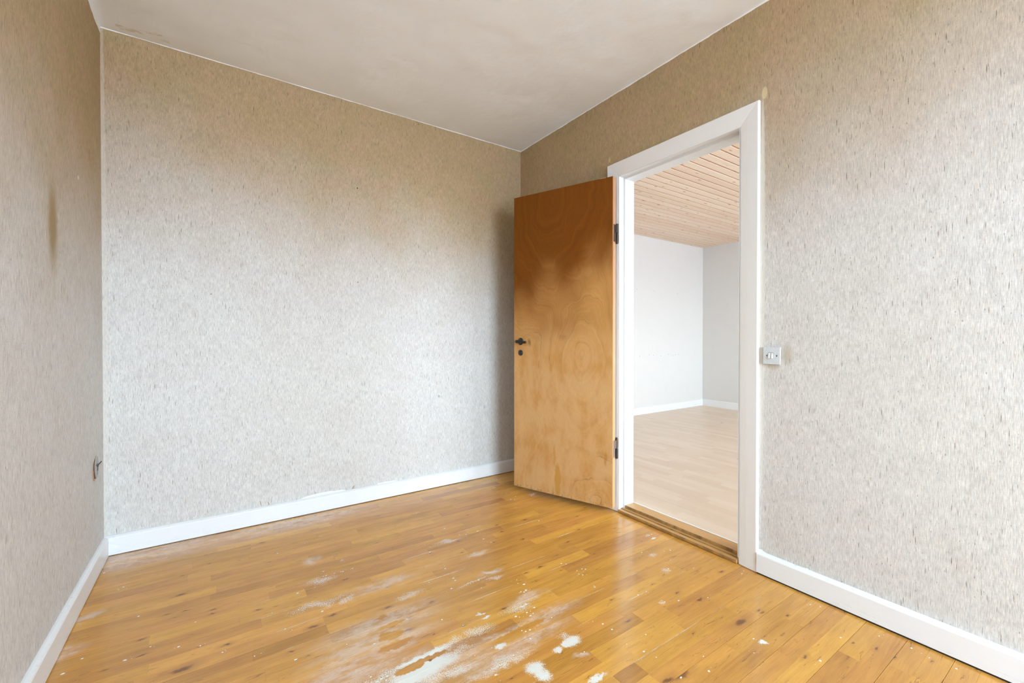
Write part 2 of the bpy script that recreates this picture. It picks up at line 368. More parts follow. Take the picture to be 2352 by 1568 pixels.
Y0, PITCH = 0.4665, 0.0588
def parquet_mat(near):
    """near: the patches of paint, dust and painted wall reflection (x, y, rx, ry) that touch the boards of this row"""
    SO, SP, HZ, CL = near
    t = NT('varnished_parquet'); X, Y, Z = t.xyz(); P = t.pos()
    oi = t.n('ShaderNodeObjectInfo')
    cs = t.n('ShaderNodeSeparateColor'); t.put(cs.inputs[0], oi.outputs['Color'])
    tone, hue, seed = cs.outputs[0], cs.outputs[1], cs.outputs[2]
    sd = t.math('MULTIPLY', seed, 37.0)
    # grain, pores and knots
    swirl = t.noise(t.comb(t.math('MULTIPLY_ADD', X, 2.2, sd), t.math('MULTIPLY', Y, 13), sd), 1, 2, 0.5)
    g = t.noise(t.comb(t.math('MULTIPLY_ADD', X, 5, sd), t.math('MULTIPLY', t.math('ADD', Y, t.math('MULTIPLY', swirl, 0.05)), 190), sd), 1, 3, 0.6)
    g2 = t.noise(t.comb(t.math('MULTIPLY_ADD', X, 28, sd), t.math('MULTIPLY', Y, 620), sd), 1, 2, 0.6)
    broad = t.noise(t.comb(t.math('MULTIPLY_ADD', X, 4.5, sd), t.math('MULTIPLY', Y, 22), sd), 1, 3, 0.55)
    light = t.mix(hue, rgba(0.78, 0.410, 0.075), rgba(0.75, 0.365, 0.080))
    dark = t.mix(hue, rgba(0.430, 0.195, 0.035), rgba(0.400, 0.165, 0.045))
    v = t.math('ADD', tone, t.math('MULTIPLY', t.math('SUBTRACT', broad, 0.5), 1.15))
    v = t.math('ADD', v, t.math('MULTIPLY', t.math('SUBTRACT', g, 0.5), 0.70))
    v = t.math('ADD', v, t.math('MULTIPLY', t.math('SUBTRACT', g2, 0.5), 0.18), clamp=True)
    col = t.mix(v, dark, light)
    fl = t.noise(t.comb(t.math('MULTIPLY_ADD', X, 11, sd), t.math('MULTIPLY', Y, 75), sd), 1, 4, 0.7, 1.2)
    streak = t.math('MAXIMUM', t.math('MULTIPLY', t.smooth(g, 0.60, 0.72), t.smooth(broad, 0.52, 0.66)), t.smooth(fl, 0.60, 0.70))
    col = t.mix(t.math('MULTIPLY', streak, 0.62), col, rgba(0.20, 0.08, 0.025))
    kw = t.vm('ADD', P, t.scale(t.vm('SUBTRACT', t.noise(P, 45, 3, 0.6, 0, True), (0.5, 0.5, 0.5)), 0.022))
    for nm in ('knot_a', 'knot_b'):
        at = t.n('ShaderNodeAttribute', attribute_type='OBJECT', attribute_name=nm)
        sp = t.n('ShaderNodeSeparateXYZ'); t.put(sp.inputs[0], at.outputs['Vector'])
        d = t.vm('SUBTRACT', kw, t.comb(sp.outputs[0], sp.outputs[1], Z))
        r = t.math('ADD', sp.outputs[2], 1e-4)
        d = t.vm('MULTIPLY', d, t.comb(t.math('DIVIDE', 0.36, r), t.math('DIVIDE', 1.0, r), 0.0))
        d = t.vm('LENGTH', d)
        col = t.mix(t.math('MULTIPLY', t.smooth(d, 2.4, 0.6), 0.38), col, rgba(0.36, 0.15, 0.045))
        col = t.mix(t.math('MULTIPLY', t.smooth(d, 1.0, 0.3), 0.75), col, rgba(0.12, 0.045, 0.025))
    # traces of paint and filler left on the boards, plus dust and painted reflection haze
    nz = t.noise(P, 38, 4, 0.7, 0, True)
    pw = t.vm('ADD', P, t.scale(t.vm('SUBTRACT', nz, (0.5, 0.5, 0.5)), 0.040))
    pw2 = t.vm('ADD', P, t.scale(t.vm('SUBTRACT', t.noise(P, 12, 3, 0.6, 0, True), (0.5, 0.5, 0.5)), 0.10))
    clean = t.smooth(t.ells(pw, CL), 0.9, 1.15) if CL else 1.0
    ribs = t.math('SINE', t.math('MULTIPLY', Y, 2 * math.pi / 0.0042))
    pt, haze = 0.0, 0.0
    if SO:
        fine = t.noise(P, 420, 2, 0.6)
        pt = t.smooth(t.math('ADD', t.ells(pw, SO), t.math('MULTIPLY', t.math('SUBTRACT', fine, 0.5), 1.9)), 1.05, 0.72)
    if SP:
        cross = t.math('SINE', t.math('MULTIPLY', X, 2 * math.pi / 0.0085))
        sk = t.smooth(t.ells(pw2, SP), 1.25, 0.1)
        sn = t.math('ADD', t.noise(P, 260, 3, 0.75), t.math('MULTIPLY', t.math('MULTIPLY', ribs, cross), 0.10))
        speck = t.smooth(t.math('ADD', sn, t.math('MULTIPLY', sk, 0.20)), 0.68, 0.73)
        pt = t.math('MAXIMUM', pt, t.math('MULTIPLY', speck, t.smooth(sk, 0.02, 0.3)))
    if HZ:
        hz = t.smooth(t.ells(pw2, HZ), 1.2, 0.1)
        hb = t.math('MULTIPLY_ADD', t.noise(t.comb(t.math('MULTIPLY', X, 60), t.math('MULTIPLY', Y, 330)), 1, 3, 0.7), 1.5, -0.16)
        soft = t.smooth(t.noise(t.comb(t.math('MULTIPLY', X, 9), t.math('MULTIPLY', Y, 30)), 1, 3, 0.6), 0.22, 0.62)
        haze = t.math('MULTIPLY', t.math('MULTIPLY', hz, t.math('MULTIPLY', clean, soft)), t.math('MULTIPLY', hb, t.math('MULTIPLY_ADD', ribs, 0.30, 0.95)))
        col = t.mix(t.math('MULTIPLY', haze, 0.82), col, rgba(0.80, 0.74, 0.70))
    if SO or SP:
        pt = t.math('MULTIPLY', pt, clean)
    # paint pressed into the joints between the boards
    per = t.math('PINGPONG', t.math('SUBTRACT', Y, Y0), PITCH)
    line = t.smooth(per, 0.0019, 0.0007)
    ln = t.noise(t.comb(t.math('MULTIPLY', X, 3.0), t.math('MULTIPLY', Y, 8.1)), 1, 3, 0.6)
    zone = t.ells(P, [(1.05, 1.15, 0.75, 0.45), (1.0, 1.85, 0.75, 0.35), (0.25, 1.8, 0.45, 0.25)])
    jm = t.math('MULTIPLY', line, t.math('MULTIPLY', t.smooth(ln, 0.50, 0.66), t.smooth(zone, 1.15, 0.7)))
    pt = t.math('MAXIMUM', pt, t.math('MULTIPLY', jm, t.smooth(t.noise(P, 90, 3, 0.7), 0.30, 0.55, 0.15, 0.9)))
    col = t.mix(t.math('MULTIPLY', pt, 0.93), col, rgba(0.80, 0.82, 0.78))
    # scratches
    dull = t.math('MAXIMUM', t.math('MULTIPLY', haze, 0.8), pt)
    rough = t.math('ADD', t.math('MULTIPLY_ADD', dull, 0.35, 0.13), t.math('MULTIPLY', t.noise(P, 16, 3, 0.6), 0.10))
    h = t.math('ADD', t.math('MULTIPLY', g, 0.3), t.math('MULTIPLY', pt, 1.6))
    h = t.math('ADD', h, t.math('MULTIPLY', t.noise(P, 9.0, 2), 2.5))
    return t.done(col, rough, t.bump(h, 0.22, 0.0006), Specular_IOR_Level=0.62)

def simple(name, col, rough=0.5, metal=0.0, spec=0.5):
    t = NT(name)
    n = t.noise(t.pos(), 120, 2)
    c = t.scale(col, t.math('MULTIPLY_ADD', n, 0.3, 0.85))
    return t.done(c, rough, None, Metallic=metal, Specular_IOR_Level=spec)

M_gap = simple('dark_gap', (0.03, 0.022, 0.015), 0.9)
M_spot = paint('dried_white_paint', (0.84, 0.85, 0.80), 0.55, 0.3)
M_bake = simple('black_bakelite', (0.012, 0.012, 0.012), 0.28)
M_brown = simple('brown_metal', (0.11, 0.075, 0.055), 0.35, 0.55)
M_dark = simple('dark_brown_metal', (0.035, 0.025, 0.022), 0.35, 0.3)
M_steel = simple('worn_steel', (0.55, 0.55, 0.54), 0.35, 0.9)
M_plate = simple('light_grey_metal', (0.62, 0.66, 0.70), 0.38, 0.0)
M_grey = simple('grey_metal_plate', (0.42, 0.42, 0.42), 0.45, 0.4)
M_hole = simple('torn_hole_edge', (0.16, 0.075, 0.045), 0.9)
M_rust = simple('orange_plaster', (0.50, 0.22, 0.10), 0.9)
M_caulk = paint('filler', (0.80, 0.80, 0.78), 0.7, 0.2)

def sill_mat():
    t = NT('varnished_oak_threshold'); X, Y, Z = t.xyz(); P = t.pos()
    g = t.noise(t.comb(t.math('MULTIPLY', X, 260), t.math('MULTIPLY', Y, 5), t.math('MULTIPLY', Z, 200)), 1, 3, 0.6)
    b = t.noise(P, 9, 3)
    col = t.mix(t.math('ADD', t.math('MULTIPLY', g, 0.5), t.math('MULTIPLY', b, 0.5)), rgba(0.40, 0.19, 0.05), rgba(0.72, 0.43, 0.16))
    d = t.smooth(t.noise(P, 50, 4, 0.7), 0.60, 0.72)
    col = t.mix(t.math('MULTIPLY', d, 0.45), col, rgba(0.16, 0.11, 0.08))
    s = t.smooth(t.noise(P, 85, 3, 0.7), 0.72, 0.76)
    col = t.mix(t.math('MULTIPLY', s, t.smooth(X, 2.05, 2.02)), col, rgba(0.72, 0.66, 0.58))
    for xc, w_ in ((2.0525, 0.0035), (2.0310, 0.0022), (2.0035, 0.003)):
        q = t.smooth(t.math('ABSOLUTE', t.math('SUBTRACT', X, xc)), w_, w_ * 0.3)
        col = t.mix(t.math('MULTIPLY', q, t.smooth(t.noise(P, 30, 3), 0.30, 0.75, 0.25, 0.9)), col, rgba(0.13, 0.075, 0.035))
    return t.done(col, 0.28, t.bump(g, 0.2, 0.0005))
M_sill = sill_mat()

def door_veneer():
    """mahogany-like rotary-cut veneer; object space: x across the leaf from its free edge, z up"""
    t = NT('door_veneer')
    tc = t.n('ShaderNodeTexCoord'); P = tc.outputs['Object']
    sp = t.n('ShaderNodeSeparateXYZ'); t.put(sp.inputs[0], P); X, Y, Z = sp.outputs
    w = t.noise(t.comb(t.math('MULTIPLY', X, 1.8), 0.0, t.math('MULTIPLY', Z, 1.5)), 1.6, 2.2, 0.5)
    w2 = t.noise(t.comb(t.math('MULTIPLY', X, 5.0), 0.0, t.math('MULTIPLY', Z, 2.6)), 2.0, 3, 0.55)
    # nested tongues of the figure: an eye near the top, an arch at the bottom right, sweeping flame between
    def rings(cx, cz, rx, rz):
        return t.ell(P, (cx, 0.0, cz), (rx, 0, rz))
    r1 = rings(0.31, 1.92, 0.22, 0.36)
    r2 = rings(0.52, 0.93, 0.13, 0.22)
    r3 = rings(0.60, 0.03, 0.16, 0.16)
    f = t.math('SMOOTH_MIN', t.math('SMOOTH_MIN', r1, r2, 0.7), r3, 0.5)
    f = t.math('ADD', f, t.math('MULTIPLY', t.math('SUBTRACT', w, 0.5), 1.5))
    f = t.math('ADD', f, t.math('MULTIPLY', t.math('SUBTRACT', w2, 0.5), 0.45))
    bands = t.noise(t.comb(t.math('MULTIPLY', f, 5.5), 0.0, 0.0), 1, 4, 0.65)
    lines = t.noise(t.comb(t.math('MULTIPLY', f, 30.0), 0.0, t.math('MULTIPLY', Z, 0.6)), 1, 2, 0.6)
    crack = t.math('MULTIPLY', t.smooth(t.math('ABSOLUTE', t.math('SUBTRACT', t.math('FRACT', t.math('MULTIPLY', f, 1.35)), 0.5)), 0.022, 0.0),
                   t.smooth(t.noise(P, 2.6, 2), 0.50, 0.62))
    pores = t.noise(t.comb(t.math('MULTIPLY', X, 420), 0.0, t.math('MULTIPLY', Z, 26)), 1, 3, 0.6)
    col = t.mix(bands, rgba(0.40, 0.175, 0.042), rgba(0.68, 0.375, 0.130))
    col = t.mix(t.math('MULTIPLY', t.smooth(lines, 0.45, 0.75), 0.22), col, rgba(0.24, 0.09, 0.02))
    col = t.mix(t.math('MULTIPLY', crack, 0.55), col, rgba(0.12, 0.05, 0.02))
    # light gradient painted into the veneer: darker figure above, paler below
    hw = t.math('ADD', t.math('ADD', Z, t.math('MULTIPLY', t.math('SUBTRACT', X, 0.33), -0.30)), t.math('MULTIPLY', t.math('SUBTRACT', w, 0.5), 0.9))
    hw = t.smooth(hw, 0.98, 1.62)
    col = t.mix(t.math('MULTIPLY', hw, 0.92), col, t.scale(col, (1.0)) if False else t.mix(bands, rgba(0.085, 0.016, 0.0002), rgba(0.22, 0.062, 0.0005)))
    pale = t.math('MULTIPLY', t.smooth(Z, 1.25, 0.75), t.smooth(w2, 0.3, 0.6))
    col = t.mix(t.math('MULTIPLY', pale, 0.55), col, rgba(0.66, 0.41, 0.20))
    v = t.math('MULTIPLY_ADD', t.math('SUBTRACT', pores, 0.5), 0.34, 1.0)
    col = t.scale(col, v)
    # runs of varnish and grubby patches
    pw = t.vm('ADD', P, t.scale(t.vm('SUBTRACT', t.noise(P, 18, 3, 0.6, 0, True), (0.5, 0.5, 0.5)), 0.03))
    for c, r, s, cl, a in (((0.345, 0, 0.10), (0.026, 0, 0.125), 0.7, (0.50, 0.245, 0.045), 0.8),
                           ((0.322, 0, 0.26), (0.012, 0, 0.08), 0.5, (0.50, 0.245, 0.05), 0.6),
                           ((0.675, 0, 0.29), (0.014, 0, 0.06), 0.4, (0.44, 0.20, 0.04), 0.6),
                           ((0.295, 0, 0.83), (0.020, 0, 0.045), 0.3, (0.48, 0.23, 0.05), 0.6),
                           ((0.126, 0, 0.995), (0.022, 0, 0.035), 0.1, (0.12, 0.06, 0.02), 0.6),
                           ((0.09, 0, 0.985), (0.04, 0, 0.02), 0.1, (0.42, 0.18, 0.02), 0.6),
                           ((0.38, 0, 1.03), (0.05, 0, 0.03), 0.2, (0.30, 0.15, 0.06), 0.30)):
        d = t.ell(pw, c, r)
        col = t.mix(t.math('MULTIPLY', t.smooth(d, 1.0, s), a), col, rgba(*cl))
    rim = t.smooth(Z, 0.05, 0.0)
    dirt = t.math('MULTIPLY', rim, t.smooth(t.noise(P, 60, 3), 0.5, 0.65))
    col = t.mix(t.math('MULTIPLY', dirt, 0.4), col, rgba(0.12, 0.06, 0.03))
    return t.done(col, 0.5, t.bump(pores, 0.08, 0.0004), Specular_IOR_Level=0.08)
M_door = door_veneer()

def lip_mat():
    t = NT('door_edge_wood')
    tc = t.n('ShaderNodeTexCoord'); P = tc.outputs['Object']
    sp = t.n('ShaderNodeSeparateXYZ'); t.put(sp.inputs[0], P); X, Y, Z = sp.outputs
    g = t.noise(t.comb(t.math('MULTIPLY', Y, 300), 0.0, t.math('MULTIPLY', Z, 6)), 1, 3)
    col = t.mix(g, rgba(0.42, 0.18, 0.07), rgba(0.72, 0.42, 0.20))
    col = t.mix(t.math('MULTIPLY', t.smooth(Z, 1.0, 1.8), 0.6), col, rgba(0.34, 0.13, 0.05))
    return t.done(col, 0.35)
M_lip = lip_mat()

def laminate_mat():
    t = NT('beech_laminate'); X, Y, Z = t.xyz(); P = t.pos()
    oi = t.n('ShaderNodeObjectInfo'); cs = t.n('ShaderNodeSeparateColor'); t.put(cs.inputs[0], oi.outputs['Color'])
    seed = t.math('MULTIPLY', cs.outputs[2], 50.0)
    # three printed staves across each board, with printed butt joints
    col_i = t.math('FLOOR', t.math('DIVIDE', t.math('SUBTRACT', X, 2.14), 0.0633))
    wn_ = t.n('ShaderNodeTexWhiteNoise', noise_dimensions='1D'); t.put(wn_.inputs['W'], col_i)
    yy = t.math('ADD', t.math('DIVIDE', Y, 0.42), t.math('MULTIPLY', wn_.outputs['Value'], 9.0))
    cell = t.math('FLOOR', yy)
    wn2 = t.n('ShaderNodeTexWhiteNoise', noise_dimensions='3D'); t.put(wn2.inputs['Vector'], t.comb(col_i, cell, seed))
    g = t.noise(t.comb(t.math('MULTIPLY', X, 110), t.math('MULTIPLY', Y, 4), cell), 1, 3, 0.6)
    v = t.math('ADD', t.math('MULTIPLY', wn2.outputs['Value'], 0.50), t.math('MULTIPLY', g, 0.5))
    c = t.mix(v, rgba(0.640, 0.480, 0.340), rgba(0.800, 0.665, 0.530))
    kn = t.smooth(t.ells(P, [(3.65, 1.95, 0.012, 0.018), (5.05, 2.9, 0.02, 0.025)]), 1.0, 0.4)
    c = t.mix(t.math('MULTIPLY', kn, 0.8), c, rgba(0.16, 0.07, 0.04))
    return t.done(c, t.math('MULTIPLY_ADD', t.noise(P, 20, 2), 0.1, 0.26), Specular_IOR_Level=0.5)
M_lam = laminate_mat()

def pine_mat():
    t = NT('lime_washed_pine'); X, Y, Z = t.xyz(); P = t.pos()
    oi = t.n('ShaderNodeObjectInfo'); cs = t.n('ShaderNodeSeparateColor'); t.put(cs.inputs[0], oi.outputs['Color'])
    sd = t.math('MULTIPLY', cs.outputs[2], 41.0)
    sw = t.noise(t.comb(t.math('MULTIPLY_ADD', X, 1.5, sd), t.math('MULTIPLY', Y, 12), sd), 1, 2)
    g = t.noise(t.comb(t.math('MULTIPLY_ADD', X, 2.0, sd), t.math('MULTIPLY', t.math('ADD', Y, t.math('MULTIPLY', sw, 0.06)), 120), sd), 1, 3, 0.6)
    c = t.mix(t.math('ADD', t.math('MULTIPLY', g, 0.6), t.math('MULTIPLY', cs.outputs[0], 0.4)), rgba(0.72, 0.52, 0.375), rgba(0.86, 0.73, 0.61))
    vo = t.n('ShaderNodeTexVoronoi', voronoi_dimensions='2D'); vo.inputs['Scale'].default_value = 1
    t.put(vo.inputs['Vector'], t.comb(t.math('MULTIPLY_ADD', X, 4.0, sd), t.math('MULTIPLY', Y, 12)))
    vc = t.n('ShaderNodeSeparateColor'); t.put(vc.inputs[0], vo.outputs['Color'])
    k = t.math('DIVIDE', vo.outputs['Distance'], t.math('MULTIPLY_ADD', vc.outputs[0], 0.10, 0.0))
    c = t.mix(t.math('MULTIPLY', t.smooth(k, 2.0, 0.8), 0.35), c, rgba(0.55, 0.33, 0.19))
    c = t.mix(t.math('MULTIPLY', t.smooth(k, 1.0, 0.5), 0.65), c, rgba(0.30, 0.16, 0.09))
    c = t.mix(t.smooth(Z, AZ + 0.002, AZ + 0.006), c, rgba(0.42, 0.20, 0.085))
    return t.done(c, 0.5, Specular_IOR_Level=0.3)
M_pine = pine_mat()

# ---------------------------------------------------------------- room shell
T = 0.10
bm = bmesh.new(); box(bm, XL - T, XR, YB, YB + T, -0.05, ZC + 0.1)
wall_back = tag(build('wall_back', bm, M_back), 'long back wall in linen-weave wallpaper, yellowed and with shade painted in towards the ceiling, left of the open door', 'wall', 'structure')
bm = bmesh.new(); box(bm, XL - T, XL, YF, YB, -0.05, ZC + 0.1)
wall_left = tag(build('wall_left', bm, M_left), 'narrow wallpapered wall at the left edge with a brown rubbed streak and an open socket', 'wall', 'structure')

# right wall with the doorway; its other face is the adjoining room's white wall
DY0, DY1, DZ = 1.0, 1.88, 2.09
bm = bmesh.new()
for y0, y1, z0, z1 in ((YF, DY0, -0.05, ZC + 0.1), (DY1, YB, -0.05, ZC + 0.1), (DY0, DY1, DZ, ZC + 0.1)):
    box(bm, XR, XR + 0.05, y0, y1, z0, z1)
wall_right = tag(build('wall_right', bm, M_right), 'wallpapered wall around the white doorway with the light switch', 'wall', 'structure')
bm = bmesh.new()
for y0, y1, z0, z1 in ((YF, DY0, -0.05, ZC + 0.1), (DY1, AY + T, -0.05, ZC + 0.1), (DY0, DY1, DZ, ZC + 0.1)):
    box(bm, XR + 0.05, XA, y0, y1, z0, z1)
build('wall_lining', bm, M_adjwall, wall_right)

# window wall behind the camera, shared by both rooms
def wall_with_holes(bm, x0, x1, y0, y1, z0, z1, holes):
    xs = x0
    for hx0, hx1, hz0, hz1 in holes:
        box(bm, xs, hx0, y0, y1, z0, z1)
        box(bm, hx0, hx1, y0, y1, z0, hz0); box(bm, hx0, hx1, y0, y1, hz1, z1)
        xs = hx1
    box(bm, xs, x1, y0, y1, z0, z1)
bm = bmesh.new(); wall_with_holes(bm, XL - T, AX + T, YF - 0.10, YF, -0.3, ZC + 0.1, (WIN1, WIN2))
tag(build('wall_front', bm, M_facade), 'outer wall behind the camera with the windows of both rooms', 'wall', 'structure')
def window(name, x0, x1, z0, z1, mull, label):
    w = tag(empty(name, ((x0 + x1) / 2, YF - 0.05, z0)), label, 'window', 'structure')
    cx = (x0 + x1) / 2; hw = (x1 - x0) / 2; H = z1 - z0
    bm = bmesh.new()
    box(bm, -hw, -hw + 0.055, -0.03, 0.03, 0, H); box(bm, hw - 0.055, hw, -0.03, 0.03, 0, H)
    box(bm, -hw + 0.055, hw - 0.055, -0.03, 0.03, 0, 0.055); box(bm, -hw + 0.055, hw - 0.055, -0.03, 0.03, H - 0.055, H)
    build('window_frame', bm, M_trim, w)
    for m in mull:
        bm = bmesh.new(); box(bm, m - cx - 0.03, m - cx + 0.03, -0.03, 0.03, 0.055, H - 0.055); build('mullion', bm, M_trim, w)
    bm = bmesh.new(); box(bm, -hw, hw, 0.05, 0.20, -0.035, -0.003); bevel(bm, 0.004); build('window_board', bm, M_trim, w)
window('window_1', *WIN1, (0.975,), 'white framed window behind the camera in the wallpapered room')
window('window_2', *WIN2, (3.7, 4.7), 'wide white framed window of the adjoining room, out of sight')

bm = bmesh.new(); box(bm, XL - T, XR + 0.05, YF - 0.1, YB + T, ZC, ZC + 0.06)
ceiling = tag(build('ceiling', bm, M_ceil), 'plain off-white painted ceiling with a small brown stain in the left corner', 'ceiling', 'structure')

# ragged edge where the ceiling paint laps onto the paper
def ragged(p0, p1, inward, w0, w1, seed, n):
    bm = bmesh.new(); p0 = Vector(p0); p1 = Vector(p1); U = Vector(inward)
    rows = []
    for i in range(n + 1):
        s = i / n; p = p0.lerp(p1, s)
        k = 0.5 + 0.5 * mnoise.noise(Vector((s * n * 0.10, seed, 0))) + 0.28 * mnoise.noise(Vector((s * n * 0.45, seed + 9, 0)))
        d = w0 + (w1 - w0) * max(0.0, min(1.0, k))
        rows.append([bm.verts.new(p + q) for q in (Vector((0, 0, 0)), U * 0.0016, U * 0.0012 - Vector((0, 0, d)), -Vector((0, 0, d + 0.0008)))])
    for a, b in zip(rows, rows[1:]):
        for j in range(3): bm.faces.new((a[j], b[j], b[j + 1], a[j + 1]))
    bm.faces.new(rows[0]); bm.faces.new(rows[-1][::-1])
    return bm
build('paint_edge', ragged((XL, YB, ZC), (XR, YB, ZC), (0, -1, 0), 0.0002, 0.0045, 1.3, 220), M_ceil, ceiling)
build('paint_edge', ragged((XR, YB, ZC), (XR, 0.3, ZC), (-1, 0, 0), 0.0002, 0.008, 5.1, 220), M_ceil, ceiling)
build('paint_edge', ragged((XL, 0.8, ZC), (XL, YB, ZC), (1, 0, 0), 0.004, 0.040, 8.8, 110), M_ceil, ceiling)

# ---------------------------------------------------------------- parquet floor
bm = bmesh.new(); box(bm, XL - T, XR + 0.05, YF - 0.1, YB + T, -0.06, -0.004)
floor = tag(build('floor', bm, M_gap), 'worn honey-coloured strip parquet with white paint splashes', 'floor', 'structure')

JOINTS = {0: [1.35], -1: [1.797], -2: [1.797, 1.25], 3: [1.565, 1.02], 4: [1.77, 1.12], 8: [1.401, 0.55], 7: [1.121, 1.02, 0.62],
          6: [1.119, 1.70], 5: [0.80, 1.45], 14: [0.912, 0.30, 1.45], 16: [0.739, 0.10, 1.30], 15: [0.61, 1.15, 1.62], 19: [0.326, -0.10, 0.95, 1.50],
          20: [0.326, 0.093, 0.98, 1.42], 21: [0.326, -0.22, 0.86, 1.30], 24: [0.064, 0.55, 1.02, 1.52], 32: [-0.115, 0.63, 1.10, 1.55],
          28: [-0.03, 0.48, 0.95, 1.48], 25: [-0.203, 0.30, 0.72, 1.22, 1.68], 22: [-0.189, 0.42, 0.80, 1.35], 33: [0.63, 0.12, 1.22],
          38: [0.836, 0.25, 1.40], 27: [0.64, 0.20, 1.12, 1.60], 30: [0.809, 0.36, -0.05, 1.30]}
TONES = {(7, 1.07): 0.12, (20, 0.2): 0.15, (14, 1.0): 0.72, (14, 0.6): 0.30, (2, 1.5): 0.75, (8, 1.0): 0.75, (15, 0.8): 0.8, (10, 1.2): 0.25,
         (25, 0.5): 0.3, (28, 0.2): 0.3, (30, 0.6): 0.35, (31, 0.9): 0.72, (33, 0.9): 0.35, (4, 1.5): 0.35, (1, 1.6): 0.3}
knots = [(x, y, 0.004 + 0.004 * random.random()) for x, y in KNOTS]
for q in ((1.609, 0.847, 0.015), (1.201, 0.818, 0.016), (1.148, 0.829, 0.012), (1.475, 0.845, 0.007), (-0.10, 1.73, 0.014), (1.609, 1.013, 0.008), (1.609, 0.635, 0.007)):
    knots.append(q)

def plank_mesh(x0, x1, y0, y1, z, gy0, gy1, gx):
    bm = bmesh.new()
    a0, a1, b0, b1 = x0 + gx, x1 - gx, y0 + gy0, y1 - gy1
    c = 0.0003
    lo = [bm.verts.new(p) for p in ((a0, b0, -0.004), (a1, b0, -0.004), (a1, b1, -0.004), (a0, b1, -0.004))]
    mi = [bm.verts.new(p) for p in ((a0, b0, z - c), (a1, b0, z - c), (a1, b1, z - c), (a0, b1, z - c))]
    hi = [bm.verts.new(p) for p in ((a0 + c, b0 + c, z), (a1 - c, b0 + c, z), (a1 - c, b1 - c, z), (a0 + c, b1 - c, z))]
    for i in range(4):
        j = (i + 1) % 4
        bm.faces.new((lo[i], lo[j], mi[j], mi[i])); bm.faces.new((mi[i], mi[j], hi[j], hi[i]))
    bm.faces.new(hi)
    return bm

_pm = {}
def parquet_for(x0, x1, y0, y1):
    # the shader of a board only computes the traces that can reach it
    def near(lst, m):
        return tuple(e_ for e_ in lst if e_[0] - e_[2] * 1.3 - m < x1 and e_[0] + e_[2] * 1.3 + m > x0
                     and e_[1] - e_[3] * 1.3 - m < y1 and e_[1] + e_[3] * 1.3 + m > y0)
    key = (near(SOLID, 0.02), near(SPECK, 0.045), near(HAZE, 0.045), near(CLEAN, 0.02))
    if key not in _pm: _pm[key] = parquet_mat(key)
    return _pm[key]
rng = random.Random(11)
X0, X1 = XL, XR
far_rows = []
n_pl = 0
for i in range(-53, 41):
    y0 = Y0 + i * PITCH; y1 = min(y0 + PITCH, YB)
    if y0 >= YB: break
    if y1 < YF + 0.002: continue
    y0 = max(y0, YF)
    js = [j for j in JOINTS.get(i, [])]
    xs = sorted(js)
    cuts = [X0] + xs + [X1]
    full = [X0]
    for a, b in zip(cuts, cuts[1:]):
        a_ = a
        while b - a_ > 0.78:
            step = 0.34 + 0.36 * rng.random()
            if b - (a_ + step) < 0.22: break
            a_ += step; full.append(a_)
        full.append(b)
    main = (i % 2 == 0)          # a board edge on its near side, a glued strip joint on the other
    g0, g1 = (0.0005, 0.00005) if main else (0.00005, 0.0005)
    for a, b in zip(full, full[1:]):
        z = rng.uniform(-0.0002, 0.0002)
        if i < -7:
            far_rows.append((a, b, y0, y1, z, g0, g1)); continue
        o = build('plank', plank_mesh(a, b, y0, y1, z, g0, g1, 0.00006), parquet_for(a, b, y0, y1), floor)
        tone = rng.gauss(0.56, 0.11)
        for (r, xx), tv in TONES.items():
            if r == i and a <= xx <= b: tone = tv
        o.color = (max(0.05, min(0.95, tone)), rng.random(), rng.random(), 1)
        ks = [k for k in knots if a <= k[0] <= b and y0 <= k[1] <= y1][:2]
        if not ks and rng.random() < 0.25:
            ks = [(rng.uniform(a, b), rng.uniform(y0, y1), 0.0035)]
        for nm, k in zip(('knot_a', 'knot_b'), ks + [(0.0, -9.0, 0.001)] * 2):
            o[nm] = (float(k[0]), float(k[1]), float(k[2]))
        n_pl += 1
print('planks', n_pl)
bmf = bmesh.new()
for a, b, y0, y1, z, g0, g1 in far_rows:
    s = plank_mesh(a, b, y0, y1, z, g0, g1, 0.0003)
    me = bpy.data.meshes.new('t'); s.to_mesh(me); s.free(); bmf.from_mesh(me); bpy.data.meshes.remove(me)
o = build('plank_field', bmf, parquet_for(0, 0, -9, -9), floor); o['kind'] = 'stuff'; o.color = (0.55, 0.5, 0.3, 1)
o['knot_a'] = (0.0, -9.0, 0.001); o['knot_b'] = (0.0, -9.0, 0.001)

# small dried drips of paint
bm = bmesh.new(); rg = random.Random(3)
def drip(bm, x, y, r, ex=1.0):
    n = 9; ph = rg.random() * 6
    rr = [r * rg.uniform(0.65, 1.25) for _ in range(n)]
    base = [bm.verts.new((x + rr[k] * ex * math.cos(ph + 6.2832 * k / n), y + rr[k] * math.sin(ph + 6.2832 * k / n), 0.0001)) for k in range(n)]
    top = [bm.verts.new((x + rr[k] * .7 * ex * math.cos(ph + 6.2832 * k / n), y + rr[k] * .7 * math.sin(ph + 6.2832 * k / n), 0.0007)) for k in range(n)]
    for k in range(n): bm.faces.new((base[k], base[(k + 1) % n], top[(k + 1) % n], top[k]))
    bm.faces.new(top)
for x, y in DRIPS:
    if not (XL + 0.01 < x < XR - 0.02 and y < 2.83): continue
    drip(bm, x, y, rg.uniform(0.0012, 0.0038), rg.uniform(0.9, 1.7))
    for _ in range(rg.randint(0, 2)):
        drip(bm, x + rg.gauss(0, 0.02), y + rg.gauss(0, 0.012), rg.uniform(0.0005, 0.0014))
o = build('paint_splatter', bm, M_spot, floor); o['kind'] = 'stuff'

